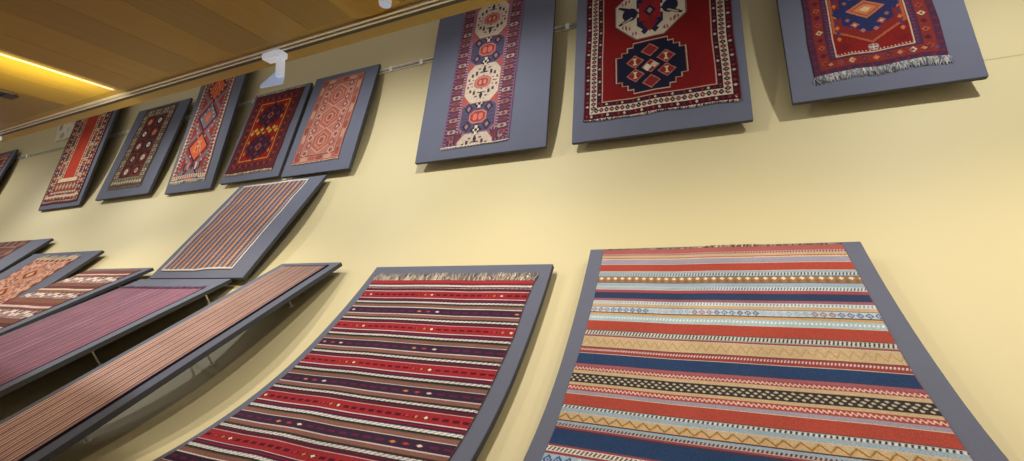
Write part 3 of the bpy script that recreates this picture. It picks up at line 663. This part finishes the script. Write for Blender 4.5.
# ================================================================== U7: bright red carpet with medallions
c = Cloth(1.10, 2.2, .0042, (70, 22, 34)); cx = .515; T0 = .10
c.ring(0, .008, plain((120, 40, 48))); c.ring(.008, .05, motif((66, 20, 34), [(150, 44, 50), (206, 180, 160), (96, 30, 46)], .042, .45))
c.ring(.05, .056, plain((226, 204, 184))); c.ring(.056, .098, motif((208, 190, 172), [(48, 34, 48), (120, 40, 44)], .040, .0, core=(190, 168, 150))); c.ring(.098, .104, plain((226, 204, 184)))
c.ring(.104, .142, motif((62, 20, 36), [(136, 40, 48), (206, 184, 164), (84, 30, 50)], .040, .45)); c.ring(.142, .150, plain((206, 160, 140)))
c.rect(.150, .150, c.w - .150, c.h - .150, (134, 20, 22))
BLU = (38, 40, 72); IVR = (226, 212, 188)
def ivory_med(cy):
    c.octa(cx, cy, .29, .285, .62, (116, 24, 34)); c.octa(cx, cy, .275, .268, .62, (150, 110, 110)); c.octa(cx, cy, .265, .258, .62, IVR)
    for sy in (-1, 1):
        c.box(cx, cy + sy * .12, .10, .075, BLU); c.box(cx, cy + sy * .04, .085, .05, (170, 36, 44)); c.dia(cx, cy + sy * .12, .06, .09, (150, 34, 42)); 
        for sx in (-1, 1): c.poly([(cx + sx * .03, cy + sy * .20), (cx + sx * .10, cy + sy * .13), (cx + sx * .10, cy + sy * .20)], IVR); c.dia(cx + sx * .04, cy + sy * .195, .03, .035, BLU)
    c.dia(cx, cy, .05, .06, BLU); c.dia(cx, cy, .022, .03, (206, 150, 130))
    for sx in (-1, 1):
        c.poly([(cx + sx * .075, cy), (cx + sx * .19, cy - .07), (cx + sx * .16, cy), (cx + sx * .19, cy + .07)], BLU); c.ell(cx + sx * .155, cy + .0, .06, .066, BLU); c.poly([(cx + sx * .16, cy + .02), (cx + sx * .25, cy + .085), (cx + sx * .235, cy + .10), (cx + sx * .15, cy + .06)], BLU); c.poly([(cx + sx * .16, cy - .02), (cx + sx * .25, cy - .085), (cx + sx * .235, cy - .10), (cx + sx * .15, cy - .06)], BLU)
        c.poly([(cx + sx * .14, cy + .028), (cx + sx * .22, cy + .075), (cx + sx * .21, cy + .083), (cx + sx * .13, cy + .04)], (214, 190, 140))
        for sy in (-1, 1):
            for (dx, dy) in ((.17, .14), (.12, .20), (.20, .12)):
                c.ell(cx + sx * dx, cy + sy * dy, .020, .020, (170, 70, 72)); c.box(cx + sx * dx, cy + sy * dy, .005, .020, IVR)
def navy_med(cy):
    c.stepd(cx, cy, .276, .250, 6, .42, (104, 16, 22)); c.stepd(cx, cy, .264, .238, 6, .42, (206, 180, 156)); c.stepd(cx, cy, .256, .230, 6, .42, (120, 30, 34)); c.stepd(cx, cy, .249, .223, 6, .42, (24, 27, 52))
    for (dx, dy, kk) in ((0, -.14, 1), (0, .15, 2), (-.115, -.055, 0), (.115, -.055, 0), (-.115, .07, 0), (.115, .07, 0), (0, .01, 3)):
        c.dia(cx + dx, cy + dy, .068, .062, (196, 120, 100)); c.dia(cx + dx, cy + dy, .058, .052, (146, 38, 42))
        if kk == 0: c.box(cx + dx, cy + dy, .006, .026, (232, 206, 160)); c.box(cx + dx, cy + dy - .024, .014, .006, (232, 206, 160)); c.box(cx + dx, cy + dy + .024, .014, .006, (232, 206, 160))
        if kk == 3: c.dia(cx + dx - .025, cy + dy + .008, .034, .036, (236, 220, 196)); c.dia(cx + dx + .028, cy + dy - .008, .030, .030, (236, 190, 170))
for k in range(2): ivory_med(1.355 - T0 - k * 1.07)
for k in range(2): navy_med(1.885 - T0 - k * 1.07)
c.C *= .95; c.abrash(.04, 12); c.speckle(.04)
make_rug('red_medallion_carpet', 'bright red carpet with ivory octagon above a stepped navy medallion, upper centre', 'carpet', 'U7', -.692, .392, T0, 2.3, c, skew=(.005, .012), wob=.005,
         fringe=[('bottom', .018, [(206, 190, 180), (60, 50, 56), (170, 150, 144)], 320, lambda u: .5 + .5 * abs(math.sin(u * 11)))])
# ================================================================== U8: carpet with blue hexagon
c = Cloth(.68, 2.1, .0038, (92, 36, 54)); cx = .34; T0 = .12
c.ring(0, .035, motif((84, 40, 66), [(116, 40, 54), (70, 44, 84)], .03, .3)); c.ring(.035, .044, plain((128, 46, 50)))
c.ring(.044, .098, motif((142, 46, 42), [(190, 88, 56), (96, 30, 50), (176, 66, 50), (222, 190, 150), (110, 30, 44)], .062, .35, core=(70, 36, 66))); c.ring(.098, .106, plain((84, 40, 66)))
c.ring(.106, .136, motif((78, 44, 78), [(140, 52, 56), (96, 60, 96)], .026, .35)); c.ring(.136, .144, plain((222, 186, 160)))
c.rect(.136, .136, c.w - .136, c.h - .112, (222, 186, 160)); c.rect(.144, .144, c.w - .144, c.h - .120, (140, 26, 26))
for k in range(3):
    cy = 1.768 - T0 - k * .62
    c.hexv(cx, cy, .192, .268, .56, (184, 92, 54)); c.hexv(cx, cy, .180, .252, .56, (140, 36, 34)); 
    for q_ in range(10):
        for sx in (-1, 1): c.dia(cx + sx * .165, cy - .2 + q_ * .045, .014, .017, (206, 120, 70) if q_ % 2 else (60, 60, 110))
    c.hexv(cx, cy, .138, .182, .58, (40, 46, 98)); 
    for sx in (-1, 1):
        c.dia(cx + sx * .15, cy, .035, .05, (40, 46, 98))
        for sy in (-1, 1):
            c.dia(cx + sx * .07, cy + sy * .115, .026, .024, (190, 96, 76)); c.dia(cx + sx * .07, cy + sy * .115, .012, .012, (222, 170, 150)); c.dia(cx + sx * .035, cy + sy * .165, .016, .018, (176, 110, 120)); c.dia(cx + sx * .105, cy + sy * .07, .014, .016, (170, 90, 80))
    c.dia(cx, cy, .108, .075, (206, 112, 70)); c.dia(cx, cy, .082, .058, (168, 74, 52)); c.dia(cx, cy, .068, .046, (216, 128, 84)); c.dia(cx, cy, .034, .024, (240, 190, 140))
    for sx in (-1, 1): c.dia(cx + sx * .15, cy + .275, .05, .03, (126, 24, 28))
    c.ell(cx, cy + .30, .028, .024, (190, 160, 160)); c.ell(cx, cy + .30, .020, .017, (70, 50, 80)); c.box(cx, cy + .30, .004, .018, (222, 196, 176)); c.box(cx, cy + .30, .020, .004, (222, 196, 176))
for k in range(22): c.dia(.15 + k * .0185, c.h - .128, .005, .006, (226, 200, 176))
for k in range(5): c.dia(.1 + k * .12, c.h - .07, .016, .014, (206, 130, 96)); c.dia(.16 + k * .12, c.h - .07, .013, .011, (110, 70, 100))
c.C *= .9; c.speckle(.06)
make_rug('blue_hexagon_carpet', 'dark red and purple carpet with blue hexagon medallion and grey white bottom fringe, upper right', 'carpet', 'U8', .812, 1.462, T0, 2.212, c, skew=(0, .015), wob=.006,
         fringe=[('bottom', .05, [(150, 150, 156), (126, 126, 134), (172, 170, 168), (96, 95, 104)], 420, None)])

# pale cream textile scrap on the wall past the red centre runner
c = Cloth(.56, .34, .008, (244, 234, 208)); nz = rng.normal(0, 1, (12, 18)); nv = nz[np.clip(c.Y / c.h * 11.9, 0, 11).astype(int), np.clip(c.X / c.w * 17.9, 0, 17).astype(int)]
c.ell(.10, .10, .06, .05, (176, 158, 138)); c.ell(.40, .17, .07, .06, (222, 216, 204)); c.ell(.24, .26, .08, .05, (196, 182, 154)); c.speckle(.05)
BD['scrap'] = (-10.4, -9.8, 2.14, 1.74, 0, 0)
class FW(Front):
    def __init__(s):
        s.n = 'w'; q = np.linspace(2.2, 1.6, 60); a = np.array([wall_pt(v) for v in q]); s.t = 2.14 - q; s.y = a[:, 0] - .002; s.z = a[:, 1]; s.L = .55
FR['scrap'] = FW()
make_rug('textile_scrap', 'pale cream mottled textile scrap on the wall left of the red centre runner', 'textile', 'scrap', -10.45, -9.9, .04, .40, c, wob=.02)

# ================================================================== hanging rail behind the upper boards
yr, zr = S(1.4989); kx = (wall_pt(1.62)[0] - .024) / yr
yr = yr * kx; zr = EYE + (zr - EYE) * kx
rail = empty('hanging_rail', (-4.0, yr, zr), 'thin silver double rail running along the wall behind the upper row of panels', 'rail')
MB().tube((X0 + .02, yr, zr + .012), (.35, yr, zr + .012), .0135, 12).build('upper_tube', STEEL, rail, smooth=True)
MB().tube((X0 + .02, yr + .006, zr - .016), (.35, yr + .006, zr - .018), .011, 12).build('lower_tube', STEEL, rail, smooth=True)
for x in (-14.3, -12.0, -11.3, -9.7, -8.0, -6.28, -5.15, -2.92, -2.52, -.92, .2):
    cl = MB().box((x - .02, yr - .015, zr - .032), (x + .02, yr + .012, zr + .027))
    co = cl.build('rail_clamp', STEEL, rail, bevel=.004)
    wy = wall_pt(1.55)[0]
    MB().tube((x, yr + .01, zr), (x, wy + .06, zr), .010, 8).build('wall_stub', STEEL, co, origin=rail.location)

# ================================================================== soffit ceiling over the viewer
ZC = EYE + 1.2; YE = 1.599; YB = -3.0
def planks(name, xedges, y0, y1, z, tones, thick=.03, dz=None):
    v = []; f = []; tn = []
    for i in range(len(xedges) - 1):
        a, b2 = xedges[i] + .0012, xedges[i + 1] - .0012; zz = z + (dz[i] if dz else 0)
        b0 = len(v); v += [(a,y0,zz),(b2,y0,zz),(b2,y1,zz),(a,y1,zz),(a,y0,zz+thick),(b2,y0,zz+thick),(b2,y1,zz+thick),(a,y1,zz+thick)]
        f += [[b0+k for k in q] for q in ((0,3,2,1),(4,5,6,7),(0,1,5,4),(1,2,6,5),(2,3,7,6),(3,0,4,7))]; tn += [tones[i]] * 8
    o = mesh_obj(name, v, f, WOOD); ca = o.data.color_attributes.new('plank', 'FLOAT_COLOR', 'POINT')
    ca.data.foreach_set('color', np.array([[t * q for q in (1, .985, .96)] + [1] for t in tn], np.float32).ravel())
    tag(o, kind='structure'); return o
YP = 1.418                                   # planks stop here, before the track strip
xe = [-3.35 + .2816 * k for k in range(0, 40)]
xe = [x for x in xe if x < 4.6]
tones = [float(q) for q in rng.uniform(.80, 1.12, len(xe))]
tones[1:8] = [1.06, .84, .96, .78, 1.0, .80, .98]; tones[0] = 1.05
dz = [0.0] * len(xe)
planks('ceiling', xe, YB, YP, ZC, tones)
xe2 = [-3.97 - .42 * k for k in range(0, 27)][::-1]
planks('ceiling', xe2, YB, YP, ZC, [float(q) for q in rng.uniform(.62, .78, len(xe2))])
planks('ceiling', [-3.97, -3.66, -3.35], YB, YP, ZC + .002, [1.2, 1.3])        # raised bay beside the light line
planks('ceiling', [X0, X0 + 3.4, -8.3, -4.6, -1.0, 2.0, X1], YP + .002, 1.457, ZC + .001, [.95, 1, .92, 1, .95, .9])
planks('ceiling', [X0, -11, -7.2, -3.4, .4, X1], 1.524, YE, ZC, [.95, .9, 1, .93, 1], .12)
tag(MB().box((X0, YB, ZC + .12), (X1, YE, ZC + .16)).build('ceiling', TRKD), kind='structure')
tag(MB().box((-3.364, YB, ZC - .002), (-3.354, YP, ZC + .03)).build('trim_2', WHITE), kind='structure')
# the loose end of one plank, hanging a little below its neighbours
v = []; f = []
n_ = 18
for k in range(n_ + 1):
    x = -1.396 + .2816 * k / n_; q = k / n_
    sag = .004 + .020 * math.sin(math.pi * min(1, q * 1.1)) ** 1.0
    for (y, z) in ((YP - .55, ZC - .001), (YP - .10, ZC - .001 - sag * .35), (YP + .004, ZC - sag), (YP + .004, ZC + .012), (YP - .55, ZC + .012)): v.append((x, y, z))
for k in range(n_):
    for a in range(5): b2 = (a + 1) % 5; f.append((5*k+a, 5*k+b2, 5*k+5+b2, 5*k+5+a))
f += [(0, 1, 2, 3, 4), tuple(5*n_ + k for k in range(5))]
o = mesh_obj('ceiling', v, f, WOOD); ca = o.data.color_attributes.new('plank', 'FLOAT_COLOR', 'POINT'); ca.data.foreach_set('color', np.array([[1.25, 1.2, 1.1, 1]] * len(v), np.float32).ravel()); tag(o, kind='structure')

# lighting track let into the soffit edge
tr = empty('lighting_track', (-2.0, 1.49, ZC), 'long metal lighting track with two pale lips and dark channel along the ceiling edge', 'track')
MB().box((X0, 1.457, ZC - .008), (X1, 1.470, ZC + .012)).build('track_lip', TRKL, tr)
MB().box((X0, 1.482, ZC - .010), (X1, 1.493, ZC + .012)).build('track_lip', TRKL, tr)
MB().box((X0, 1.470, ZC + .004), (X1, 1.482, ZC + .03)).build('track_channel', TRKD, tr)
MB().box((X0, 1.493, ZC - .004), (X1, 1.524, ZC + .03)).build('track_channel', TRKD, tr)

def adapter(x, label):
    y = 1.492
    r = empty('track_adapter', (x, y, ZC - .01), label, 'light fitting', 'white fittings clipped to the track')
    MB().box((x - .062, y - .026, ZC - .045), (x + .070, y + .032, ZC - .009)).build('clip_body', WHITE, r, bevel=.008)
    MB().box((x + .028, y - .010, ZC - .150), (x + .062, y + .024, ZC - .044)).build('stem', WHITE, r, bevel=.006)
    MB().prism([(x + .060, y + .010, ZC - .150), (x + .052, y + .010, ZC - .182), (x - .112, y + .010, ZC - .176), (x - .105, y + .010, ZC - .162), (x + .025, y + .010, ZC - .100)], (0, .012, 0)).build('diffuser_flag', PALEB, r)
adapter(-2.0, 'white clip with hanging pale blue flag on the track, near the ceiling middle')
adapter(-5.36, 'white clip on the track cut by the left frame edge')
r = empty('ceiling_spotlight', (-1.17, 1.385, ZC), 'tiny round white fitting on the ceiling at the top frame edge', 'light fitting')
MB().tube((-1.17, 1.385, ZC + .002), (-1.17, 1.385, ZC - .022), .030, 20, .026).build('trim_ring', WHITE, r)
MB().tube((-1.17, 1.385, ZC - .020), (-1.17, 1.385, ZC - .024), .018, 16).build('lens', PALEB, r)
# dark oblong grille in the ceiling at the far left
r = empty('ceiling_grille', (-4.10, 1.05, ZC), 'dark grey oblong grille in the ceiling at the left frame edge', 'grille')
MB().box((-4.13, .70, ZC - .006), (-4.02, 1.185, ZC + .004)).build('frame', mat_plain('grille_grey', (92, 84, 92), .5), r, bevel=.002)
MB().box((-4.125, 1.15, ZC - .014), (-4.03, 1.21, ZC - .002)).build('end_cap', BLACK, r, bevel=.002)
for k in range(5): MB().box((-4.115 + k * .018, .72, ZC - .009), (-4.108 + k * .018, 1.14, ZC - .005)).build('slat', BLACK, r)
# LED line
led = MB().box((-3.3535, YB, ZC - .008), (-3.344, 1.404, ZC)).build('led_strip', LED, origin=(-3.345, 1.0, ZC))
tag(led, 'thin glowing white light line set in the wooden ceiling at left', 'light')

# ================================================================== lights
def spot(loc, target, power, rgb, angle=100, blend=.6, size=.05):
    d = bpy.data.lights.new('spot', 'SPOT'); d.energy = power; d.color = rgb; d.spot_size = math.radians(angle); d.spot_blend = blend; d.shadow_soft_size = size
    o = bpy.data.objects.new('wall_spot', d); link(o); o.location = loc
    o.rotation_euler = (Vector(target) - Vector(loc)).to_track_quat('-Z', 'Y').to_euler(); return o
HI = (.985, .985, .90); LO = (1.0, .90, .69)
for x, pw in ((-12.2, 105), (-9.0, 118), (-6.2, 118), (-3.6, 125), (-1.5, 125), (1.8, 140)):
    spot((x, 1.92, EYE + 2.6), (x + (0.6 if x < -3 else 0), 2.6, EYE + .5), pw, HI, 132, 1.0, .05)
for x, pw, ty, tz in ((-8.2, 55, 1.9, -.4), (-5.6, 60, 1.7, -.6), (-3.5, 66, 1.5, -.7), (-1.2, 42, 2.0, -.25), (.35, 32, 2.0, -.3), (1.9, 50, 2.0, -.3), (4.0, 42, 2.2, -.1)):
    spot((x, 1.57, EYE + 1.14), (x + .1, ty, EYE + tz), pw, LO, 132, .9, .05)
def glow(x, y, z, ang, sx, sy, e, name):
    d = bpy.data.lights.new(name, 'AREA'); d.shape = 'RECTANGLE'; d.size = sx; d.size_y = sy; d.energy = e; d.color = (1, .88, .58)
    o = bpy.data.objects.new(name, d); link(o); o.location = (x, y, z); o.rotation_euler = (0, math.radians(ang), 0)
glow(-3.345, .72, ZC - .17, 108, .05, 1.3, 7, 'bay_glow')
w_ = bpy.data.worlds.new('room_ambience'); scn.world = w_; w_.use_nodes = True
bg = w_.node_tree.nodes['Background']; bg.inputs[0].default_value = (1.0, .93, .82, 1); bg.inputs[1].default_value = .33

# ================================================================== camera
R = np.array([[0.9229007558980413, -0.3821187568620578, 0.047322831878699935], [0.38494043588129356, 0.9184373132936616, -0.09107009593406672], [-0.008663462722486888, 0.10226513190778122, 0.994719451508585]])
cam = bpy.data.cameras.new('camera'); co = bpy.data.objects.new('camera', cam); link(co)
M = np.eye(4); M[:3, 0] = R[:, 0]; M[:3, 1] = R[:, 2]; M[:3, 2] = -R[:, 1]; M[:3, 3] = (0, 0, EYE)
co.matrix_world = Matrix(M.tolist())
cam.sensor_width = 36; cam.lens = 36 * 419.1388 / 1024; cam.clip_start = .02; cam.clip_end = 100
scn.camera = co
scn.view_settings.view_transform = 'Standard'; scn.view_settings.look = 'None'; scn.view_settings.exposure = 0; scn.view_settings.gamma = 1
